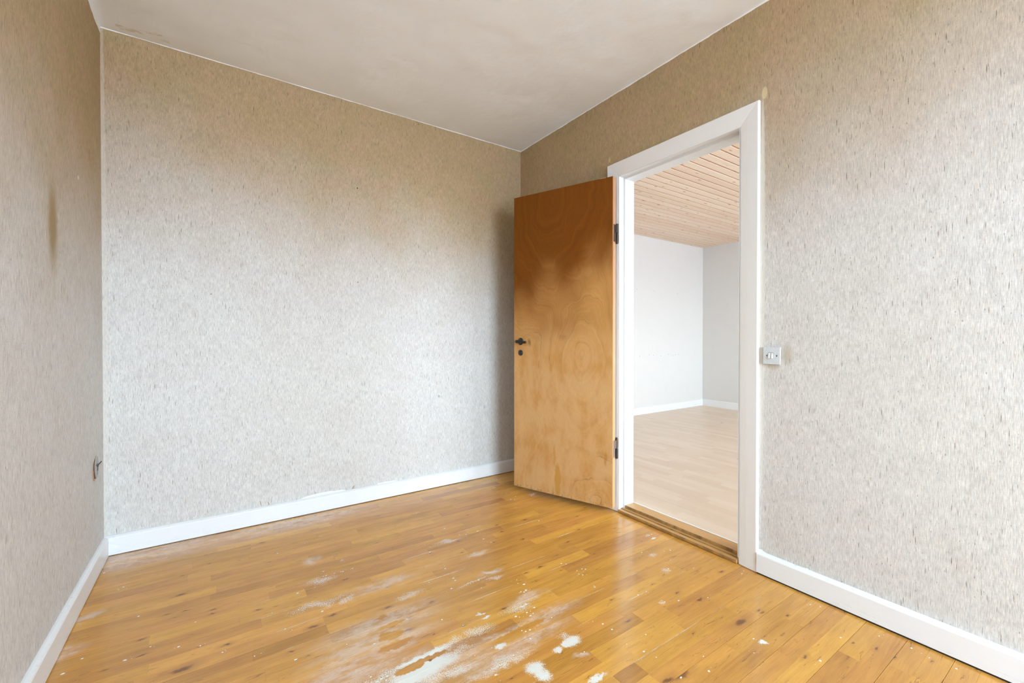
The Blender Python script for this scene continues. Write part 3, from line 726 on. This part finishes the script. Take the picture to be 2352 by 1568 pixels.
# ---------------------------------------------------------------- baseboards
def baseboard(name, p0, p1, inward, label, h=0.092, th=0.019, z0=0.004, m0=0.0, m1=0.0):
    prof = [(0, 0), (th, 0), (th, h - 0.012), (th - 0.002, h - 0.008), (0.007, h - 0.001), (0.003, h), (0, h)]
    bm = bmesh.new(); U = Vector(inward)
    # straight run with a slightly wavy top where paint has built up
    p0 = Vector(p0); p1 = Vector(p1); n = max(2, int((p1 - p0).length / 0.05))
    d = (p1 - p0).normalized(); rings = []
    for i in range(n + 1):
        s = i / n; p = p0.lerp(p1, s)
        ring = []
        for u, v in prof:
            cut = (m0 if i == 0 else 0) * u * 1 - (m1 if i == n else 0) * u
            wv = 0.0009 * mnoise.noise(Vector((s * n * 0.5, v * 30, u * 50))) if v > 0.05 else 0
            ring.append(bm.verts.new(p + U * (u + wv) + Vector((0, 0, z0 + v + wv)) + d * cut))
        rings.append(ring)
    for a, b in zip(rings, rings[1:]):
        for j in range(len(prof)):
            k = (j + 1) % len(prof)
            bm.faces.new((a[j], a[k], b[k], b[j]))
    bm.faces.new(rings[0]); bm.faces.new(rings[-1][::-1])
    o = tag(build(name, bm, M_base), label, 'baseboard', 'structure')
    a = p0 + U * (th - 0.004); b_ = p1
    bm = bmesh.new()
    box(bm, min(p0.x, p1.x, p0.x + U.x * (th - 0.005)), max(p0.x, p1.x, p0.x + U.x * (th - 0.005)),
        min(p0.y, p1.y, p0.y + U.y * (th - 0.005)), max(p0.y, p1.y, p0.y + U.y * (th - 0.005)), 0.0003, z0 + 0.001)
    build('shade_strip', bm, M_gap, o)  # dark strip added as the shadow under the baseboard
    return o
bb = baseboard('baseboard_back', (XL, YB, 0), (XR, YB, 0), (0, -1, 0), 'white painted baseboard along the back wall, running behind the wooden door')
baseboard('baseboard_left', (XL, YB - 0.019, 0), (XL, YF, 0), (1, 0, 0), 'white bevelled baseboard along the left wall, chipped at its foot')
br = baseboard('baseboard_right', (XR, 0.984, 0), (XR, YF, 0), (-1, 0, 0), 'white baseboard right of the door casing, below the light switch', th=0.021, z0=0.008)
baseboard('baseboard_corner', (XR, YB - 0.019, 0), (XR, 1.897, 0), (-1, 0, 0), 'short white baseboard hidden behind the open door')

# filler crack at the end of the right baseboard
bm = bmesh.new()
for k in range(7):
    drip(bm, 0, 0, 0.001)
bm.free()
bm = bmesh.new()
for (y, z, r) in ((0.981, 0.101, 0.006), (0.974, 0.103, 0.007), (0.966, 0.100, 0.006), (0.957, 0.098, 0.005), (0.80, 0.0985, 0.004), (0.79, 0.099, 0.006), (0.775, 0.0985, 0.004)):
    lathe(bm, [(r, -0.002), (r * 0.9, 0.001), (r * 0.4, 0.002)], (XR, y, z), (-1, 0, 0), 10, 1.3, 0.8)
build('filler', bm, M_caulk, br)

# torn paper above the back baseboard
bm = bmesh.new()
def scrap(bm, pts, y, th=0.0012):
    a = [bm.verts.new((x, y - th, z)) for x, z in pts]; b = [bm.verts.new((x, y + 0.0005, z)) for x, z in pts]
    bm.faces.new(a); bm.faces.new(b[::-1])
    for i in range(len(pts)):
        j = (i + 1) % len(pts); bm.faces.new((a[i], a[j], b[j], b[i]))
scrap(bm, [(0.395, 0.095), (0.44, 0.106), (0.50, 0.111), (0.57, 0.112), (0.60, 0.107), (0.645, 0.106), (0.66, 0.100), (0.67, 0.095)], YB)
scrap(bm, [(0.86, 0.095), (0.87, 0.103), (0.92, 0.105), (0.98, 0.101), (1.0, 0.095)], YB)
build('paper_tear', bm, M_caulk, wall_back)
bm = bmesh.new()
scrap(bm, [(0.205, 0.097), (0.200, 0.125), (0.194, 0.131), (0.199, 0.105)], YB)
scrap(bm, [(0.245, 0.097), (0.238, 0.115), (0.233, 0.119), (0.238, 0.097)], YB)
scrap(bm, [(0.700, 0.098), (0.712, 0.115), (0.722, 0.119), (0.716, 0.104), (0.725, 0.099)], YB)
build('paper_tear', bm, simple('brown_paper_backing', (0.42, 0.34, 0.24), 0.9), wall_back)

# ---------------------------------------------------------------- door casing, frame and threshold
casing = tag(empty('trim_1', (XR, 1.44, 0)), 'white painted door casing and rebated frame around the doorway', 'door frame', 'structure')
def child(name, bm, m, parent, smooth=False):
    """mesh built in world coordinates, re-expressed in its parent's space"""
    o = build(name, bm, m, None, smooth)
    o.parent = parent
    o.matrix_parent_inverse = Matrix.LocRotScale(parent.location, parent.rotation_euler, None).inverted()
    return o
OY0, OY1, OZ = 0.985, 1.895, 2.123       # outer edge of the casing
IY0, IY1, IZ = 1.073, 1.807, 2.037       # inner edge
W = 0.088
# profile: u from the outer edge inwards, v proud of the wall
cp = [(0, 0), (0, 0.013), (0.002, 0.0160), (0.005, 0.0168), (0.05, 0.0135), (W - 0.010, 0.0105), (W - 0.004, 0.0095), (W - 0.001, 0.007), (W, 0.004), (W, 0)]
z0 = 0.004
bm = bmesh.new(); prism(bm, cp, (XR, OY0, z0), (XR, OY0, OZ), (0, 1, 0), (-1, 0, 0), 0, 1.0)
child('side_casing', bm, M_trim, casing)
bm = bmesh.new(); prism(bm, cp, (XR, OY1, z0), (XR, OY1, OZ), (0, -1, 0), (-1, 0, 0), 0, 1.0)
child('side_casing', bm, M_trim, casing)
bm = bmesh.new(); prism(bm, cp, (XR, OY0, OZ), (XR, OY1, OZ), (0, 0, -1), (-1, 0, 0), 1.0, 1.0)
child('head_casing', bm, M_trim, casing)
# frame members, rebated: profile in (depth from wall face, inset)
RB, ST = 0.043, 0.012           # rebate depth, stop projection
X_f = 2.0105
def frame_member(p, q, across, z_or_y):
    bm = bmesh.new()
    prof = [(0, 0), (0, 0.0), (0.0365, 0.0), (0.0385, 0.002), (RB - 0.003, ST - 0.002), (RB - 0.001, ST), (XA + 0.004 - X_f, ST), (XA + 0.004 - X_f, -0.055), (0.012, -0.055), (0.012, -0.002), (0, -0.002)]
    prism(bm, prof[1:], p, q, (1, 0, 0), across)
    return bm
FY0, FY1, FZ = 1.075, 1.803, 2.034
child('side_jamb', frame_member((X_f, FY0, 0.03), (X_f, FY0, FZ), (0, 1, 0), 0), M_jamb, casing)
child('side_jamb', frame_member((X_f, FY1, 0.018), (X_f, FY1, FZ), (0, -1, 0), 0), M_jamb, casing)
child('head_jamb', frame_member((X_f, FY0 - 0.05, FZ), (X_f, FY1 + 0.05, FZ), (0, 0, -1), 0), M_jamb, casing)
# strike plate let into the near jamb
bm = bmesh.new(); box(bm, 2.019, 2.037, FY0 - 0.0002, FY0 + 0.002, 1.010, 1.065); bevel(bm, 0.0006, 1)
box(bm, 2.023, 2.033, FY0 + 0.0016, FY0 + 0.0024, 1.025, 1.045)
child('strike_plate', bm, M_brown, casing)
# adjoining room side of the casing
for y in (0.99, 1.81):
    bm = bmesh.new(); box(bm, XA, XA + 0.014, y - 0.005, y + 0.075, AF, 2.11); child('rear_casing', bm, M_trim, casing)
bm = bmesh.new(); box(bm, XA, XA + 0.014, 0.985, 1.885, 2.035, 2.11); child('rear_casing', bm, M_trim, casing)

sill = tag(empty('trim_2', (2.06, 1.44, 0)), 'stepped oak threshold strip in the doorway with a white far edge', 'threshold', 'structure')
def sill_piece(x0, x1, z0, z1, y0=1.052, y1=1.83, b=0.0015):
    bm = bmesh.new(); box(bm, x0, x1, y0, y1, z0, z1); bevel(bm, b, 2); return bm
child('front_step', sill_piece(2.005, 2.030, 0.003, 0.019, 1.077, 1.802, 0.003), M_sill, sill)
child('rebate_step', sill_piece(2.0305, 2.0515, -0.002, 0.0225, 1.077, 1.802), M_sill, sill)
child('sill_board', sill_piece(2.052, 2.129, -0.002, 0.038, 1.0875, 1.7905, 0.003), M_sill, sill)
child('edge_strip', sill_piece(2.1293, 2.139, 0.0, 0.0395, 1.0, 1.88, 0.001), M_caulk, sill)

# ---------------------------------------------------------------- the wooden door, swung back against the wall
E = Vector((1.704, 2.477)); Hh = Vector((1.958, 1.803))
dirv = (Hh - E); DW = dirv.length; ang = math.atan2(dirv.y, dirv.x)
DB, DT = 0.033, 2.026
DH = DT - DB
door = tag(empty('door_1', (E.x, E.y, DB), ang), 'varnished reddish-brown veneered flush door standing open against the wall', 'door', 'structure')
# local frame: x free edge -> hinge edge, y away from the camera (leaf thickness), z up
th = 0.040
side = -1 if (Vector((-math.sin(ang), math.cos(ang))).dot(Vector((0.936, 0.352))) < 0) else 1
def dbox(x0, x1, y0, y1, z0, z1, b=0.0, seg=2):
    bm = bmesh.new(); ya, yb = sorted((y0 * side, y1 * side)); box(bm, x0, x1, ya, yb, z0, z1)
    if b: bevel(bm, b, seg)
    return bm
build('door_leaf', dbox(0.0, DW - 0.004, 0.0, th, 0, DH, 0.0012), M_door, door)
tag(build('edge_lipping', dbox(DW - 0.004, DW, 0.0008, th - 0.0008, 0.0, DH, 0.001), M_lip, door), 'pale wooden strip on the hinge edge')
# scraped top corner
bm = bmesh.new(); box(bm, DW - 0.085, DW - 0.045, *sorted((-0.0002 * side, 0.004 * side)), DH - 0.0012, DH + 0.0006); box(bm, DW - 0.035, DW - 0.012, *sorted((-0.0002 * side, 0.003 * side)), DH - 0.0010, DH + 0.0004)
tag(build('chipped_edge', bm, simple('bare_chipped_wood', (0.62, 0.50, 0.34), 0.8), door), 'chipped pale paint along the top edge')
# lever handle
bm = bmesh.new()
tube(bm, [(0.055, side * -0.004, 1.002), (0.055, side * -0.040, 1.002), (0.0555, side * -0.054, 1.002), (0.060, side * -0.061, 1.0018), (0.072, side * -0.063, 1.001), (0.092, side * -0.062, 1.000), (0.112, side * -0.060, 0.998), (0.126, side * -0.057, 0.997), (0.134, side * -0.055, 0.997), (0.137, side * -0.054, 0.997)],
     [0.0085, 0.0085, 0.0100, (0.0105, 0.0115), (0.0095, 0.0115), (0.0075, 0.0095), (0.0065, 0.0080), (0.0072, 0.0088), (0.0058, 0.0070), 0.002], 16)
handle = tag(build('lever_handle', bm, M_bake, door, True), 'black lever handle')
bm = bmesh.new(); lathe(bm, [(0.0235, 0.0), (0.0235, 0.003), (0.022, 0.0055), (0.014, 0.008), (0.012, 0.009)], (0.055, 0, 1.002), (0, -side, 0), 32, 0.92, 1.05)
tag(build('rose', bm, M_bake, door, True), 'round black rose behind the lever')
bm = bmesh.new(); lathe(bm, [(0.0185, 0.0), (0.0185, 0.0025), (0.017, 0.004), (0.010, 0.0046)], (0.055, 0, 0.924), (0, -side, 0), 32, 1.0, 1.08)
esc = tag(build('keyhole_plate', bm, simple('dark_bakelite', (0.022, 0.022, 0.022), 0.35), door, False), 'oval black keyhole cover')
bm = bmesh.new(); lathe(bm, [(0.0016, 0.003), (0.0013, 0.0046)], (0.0685, 0, 0.925), (0, -side, 0), 10); build('screw', bm, M_steel, esc)
bm = bmesh.new(); box(bm, 0.0535, 0.0565, *sorted((-side * 0.0040, -side * 0.0048)), 0.913, 0.937); build('keyhole', bm, simple('keyhole_black', (0.001, 0.001, 0.001), 0.9), esc)

# hinges: plate on the leaf edge, two-part knuckle on the pin
def hinge(zc, dark, ztop, label):
    h = build('hinge', dbox(DW - 0.0002, DW + 0.0016, 0.008, 0.031, zc - 0.052, zc + 0.052, 0.0), dark[0], door)
    h['label'] = label
    ax, ay = DW + 0.0075, side * (th + 0.0045)
    for z0_, z1_, m in ((zc - 0.062, zc - 0.001, dark[1]), (zc + 0.001, zc + 0.058, dark[2])):
        bm = bmesh.new(); lathe(bm, [(0.0035, z0_ - zc), (0.0072, z0_ - zc + 0.004), (0.0075, z0_ - zc + 0.007), (0.0075, z1_ - zc - 0.001), (0.007, z1_ - zc)], (ax, ay, zc), (0, 0, 1), 20)
        build('knuckle', bm, m, h, False)
    bm = bmesh.new(); box(bm, DW - 0.001, ax, *sorted((side * 0.028, side * (th + 0.006))), zc + 0.002, zc + 0.050); build('hinge_wing', bm, dark[0], h)
    if ztop:
        bm = bmesh.new(); lathe(bm, [(0.003, 0.055), (0.0045, 0.058), (0.0045, 0.064), (0.002, 0.067)], (ax, ay, zc), (0, 0, 1), 12); build('pin', bm, M_dark, h)
    return h
hinge(1.69 - DB, (M_brown, M_dark, M_dark), False, 'upper dark brown hinge')
hinge(0.388 - DB, (simple('bronzed_metal', (0.36, 0.28, 0.24), 0.4, 0.5), M_dark, M_brown), True, 'lower bronze-coloured hinge')

# ---------------------------------------------------------------- light switch
sw = tag(empty('light_switch', (XR, 0.928, 0.9815)), 'square light grey double rocker light switch right of the doorway', 'light switch', 'thing')
def swc(name, bm, m, tilt=0.012):
    o = build(name, bm, m, sw); o.rotation_euler = (tilt, 0, 0); return o
bm = bmesh.new(); box(bm, -0.006, 0.0, -0.032, 0.032, -0.034, 0.034); swc('back_box', bm, simple('brown_box', (0.20, 0.14, 0.09), 0.8))
bm = bmesh.new(); box(bm, -0.0125, -0.006, -0.0355, 0.0355, -0.0375, 0.0375); bevel(bm, 0.0018, 3); swc('cover_plate', bm, M_plate)
M_rock = simple('white_plastic', (0.78, 0.80, 0.81), 0.3)
for yc in (-0.0035, 0.0085):
    bm = bmesh.new(); vs = box(bm, -0.0185, -0.012, yc - 0.0042, yc + 0.0042, -0.0125, 0.0125)
    for v in vs:
        if v.co.x < -0.015 and v.co.z > 0: v.co.x = -0.0132
    bevel(bm, 0.0006, 2)
    swc('rocker', bm, M_rock)
    bm = bmesh.new(); box(bm, -0.0127, -0.0120, yc - 0.0050, yc + 0.0050, -0.0135, 0.0135); swc('rocker_slot', bm, M_dark)
for yc in (-0.0215, 0.0195):
    bm = bmesh.new(); lathe(bm, [(0.0026, 0.0), (0.0024, 0.0008), (0.0012, 0.0009)], (-0.0125, yc, 0.0), (-1, 0, 0), 14); swc('screw', bm, M_dark)

# ---------------------------------------------------------------- opened wall socket on the left wall
so = tag(empty('wall_socket', (XL, 2.675, 0.470)), 'opened wall socket with bare grey plate and bent tab low on the left wall', 'wall socket', 'thing')
bm = bmesh.new(); lathe(bm, [(0.046, -0.001), (0.0455, 0.0008), (0.043, 0.001)], (0, -0.001, -0.002), (1, 0, 0), 30, 0.88, 1.0); build('hole_edge', bm, M_hole, so)
bm = bmesh.new(); scr = [(-0.040, -0.040), (-0.044, -0.02), (-0.043, -0.004), (-0.036, 0.0), (-0.034, -0.02), (-0.026, -0.040), (-0.020, -0.052), (-0.028, -0.050)]
a = [bm.verts.new((0.0014, y, z)) for y, z in scr]; b = [bm.verts.new((-0.001, y, z)) for y, z in scr]
bm.faces.new(a); bm.faces.new(b[::-1])
for i in range(len(scr)):
    j = (i + 1) % len(scr); bm.faces.new((a[i], a[j], b[j], b[i]))
build('broken_edge', bm, M_rust, so)
bm = bmesh.new(); lathe(bm, [(0.047, 0.0012), (0.047, 0.003), (0.0455, 0.004)], (0, 0.014, 0.002), (1, 0, 0), 36, 0.66, 1.10)
pl = build('socket_plate', bm, M_grey, so)
for y, z, r, m in ((0.026, -0.010, 0.0100, M_hole), (0.022, -0.027, 0.009, simple('green_grey_metal', (0.22, 0.26, 0.25), 0.5, 0.3))):
    bm = bmesh.new(); lathe(bm, [(r, 0.0040), (r * 0.9, 0.0046), (r * 0.7, 0.0044)], (0, y, z), (1, 0, 0), 20); build('contact_hole', bm, m, pl)
bm = bmesh.new(); tube(bm, [(0.004, -0.008, 0.014), (0.006, 0.010, 0.012), (0.008, 0.020, 0.011), (0.011, 0.034, 0.015), (0.014, 0.044, 0.019)], [(0.002, 0.002), (0.002, 0.002), (0.002, 0.003), (0.0018, 0.0022), (0.0015, 0.0022)], 8)
build('bent_tab', bm, M_dark, so)
bm = bmesh.new(); tube(bm, [(0.005, 0.016, 0.012), (0.006, 0.020, 0.006), (0.005, 0.016, 0.001)], [0.004, 0.0035, 0.002], 8); build('clamp', bm, M_dark, so)

# ---------------------------------------------------------------- adjoining room
bm = bmesh.new(); box(bm, XA, AX + T, AY, AY + T, 0, AZ + 0.15)
wan = tag(build('wall_adjoining_back', bm, M_adjwall), 'bare white wall with drill holes seen through the doorway', 'wall', 'structure')
bm = bmesh.new(); box(bm, AX, AX + T, YF, AY, 0, AZ + 0.15)
tag(build('wall_adjoining_right', bm, M_adjwall), 'far white wall meeting the drilled wall in the room beyond the doorway', 'wall', 'structure')
for n_, (x, z) in enumerate(((4.627, 1.707), (4.979, 1.705), (5.51, 1.699), (4.683, 0.812), (4.88, 0.826), (4.97, 0.820), (5.135, 0.807), (5.30, 0.825), (5.40, 0.806), (5.47, 0.815), (5.53, 0.820))):
    bm = bmesh.new(); lathe(bm, [(0.006 if n_ == 1 else 0.0045, -0.001), (0.004, 0.0006)], (x, AY, z), (0, -1, 0), 10)
    build('drill_hole', bm, M_hole, wan)
for nm, p0, p1, inw, lb in (('baseboard_adjoining_back', (XA, AY, 0), (AX, AY, 0), (0, -1, 0), 'white baseboard under the drilled wall of the far room'),
                            ('baseboard_adjoining_right', (AX, AY - 0.015, 0), (AX, YF, 0), (-1, 0, 0), 'white baseboard under the far right wall beyond the doorway')):
    bm = bmesh.new(); prism(bm, [(0, 0), (0.015, 0), (0.015, 0.088), (0.011, 0.094), (0, 0.094)], Vector(p0) + Vector((0, 0, AF)), Vector(p1) + Vector((0, 0, AF)), inw, (0, 0, 1))
    tag(build(nm, bm, M_trim), lb, 'baseboard', 'structure')

bm = bmesh.new(); box(bm, XA, AX + T, YF - 0.1, AY + T, -0.06, AF - 0.008)
fl2 = tag(build('floor_adjoining', bm, M_gap), 'pale beech laminate floor of the room beyond the doorway', 'floor', 'structure')
rl = random.Random(5)
lam_cache = {}
ci = 0; x = 2.139
while x < AX:
    x1 = min(x + 0.19, AX); off = rl.random() * 1.28; y = YF
    ynext = YF + off
    while y < AY - 0.01:
        y1 = min(ynext, AY)
        if y1 - y > 0.02:
            key = (round(x1 - x, 3), round(y1 - y, 3))
            if key not in lam_cache:
                bm = bmesh.new(); g = 0.0003; c = 0.0004
                w_, l_ = x1 - x, y1 - y
                lo = [bm.verts.new(p) for p in ((g, g, -0.008), (w_ - g, g, -0.008), (w_ - g, l_ - g, -0.008), (g, l_ - g, -0.008))]
                mi = [bm.verts.new((v.co.x, v.co.y, -c)) for v in lo]
                hi = [bm.verts.new((g + c if k in (0, 3) else w_ - g - c, g + c if k < 2 else l_ - g - c, 0)) for k in range(4)]
                for k in range(4):
                    j = (k + 1) % 4; bm.faces.new((lo[k], lo[j], mi[j], mi[k])); bm.faces.new((mi[k], mi[j], hi[j], hi[k]))
                bm.faces.new(hi)
                bmesh.ops.recalc_face_normals(bm, faces=bm.faces)
                me = bpy.data.meshes.new('laminate_board'); bm.to_mesh(me); bm.free(); me.materials.append(M_lam); lam_cache[key] = me
            o = bpy.data.objects.new('laminate_board', lam_cache[key]); o.location = (x, y, AF); link(o, fl2)
            o.color = (rl.random(), rl.random(), rl.random(), 1)
        y = y1; ynext = y1 + 1.28
    x = x1

bm = bmesh.new(); box(bm, XA, AX + T, YF - 0.1, AY + T, AZ + 0.012, AZ + 0.1)
ce2 = tag(build('ceiling_adjoining', bm, simple('shadow_gap_wood', (0.50, 0.30, 0.17), 0.8)), 'lime-washed pine tongue-and-groove board ceiling seen through the doorway', 'ceiling', 'structure')
# one board: flat face with bevelled edges and a sunk tongue
L = AX - XA; BP = 0.083
bm = bmesh.new()
prism(bm, [(0.0, 0.014), (0.0, 0.007), (0.008, 0.007), (0.0115, 0.0), (BP - 0.004, 0.0), (BP - 0.0005, 0.006), (BP - 0.0005, 0.014)], (0, 0, 0), (L, 0, 0), (0, 1, 0), (0, 0, 1))
bmesh.ops.recalc_face_normals(bm, faces=bm.faces)
me = bpy.data.meshes.new('ceiling_board'); bm.to_mesh(me); bm.free(); me.materials.append(M_pine)
y = AY - BP
while y > YF - 0.05:
    o = bpy.data.objects.new('ceiling_board', me); o.location = (XA, y, AZ); link(o, ce2)
    o.color = (rl.random(), rl.random(), rl.random(), 1)
    y -= BP
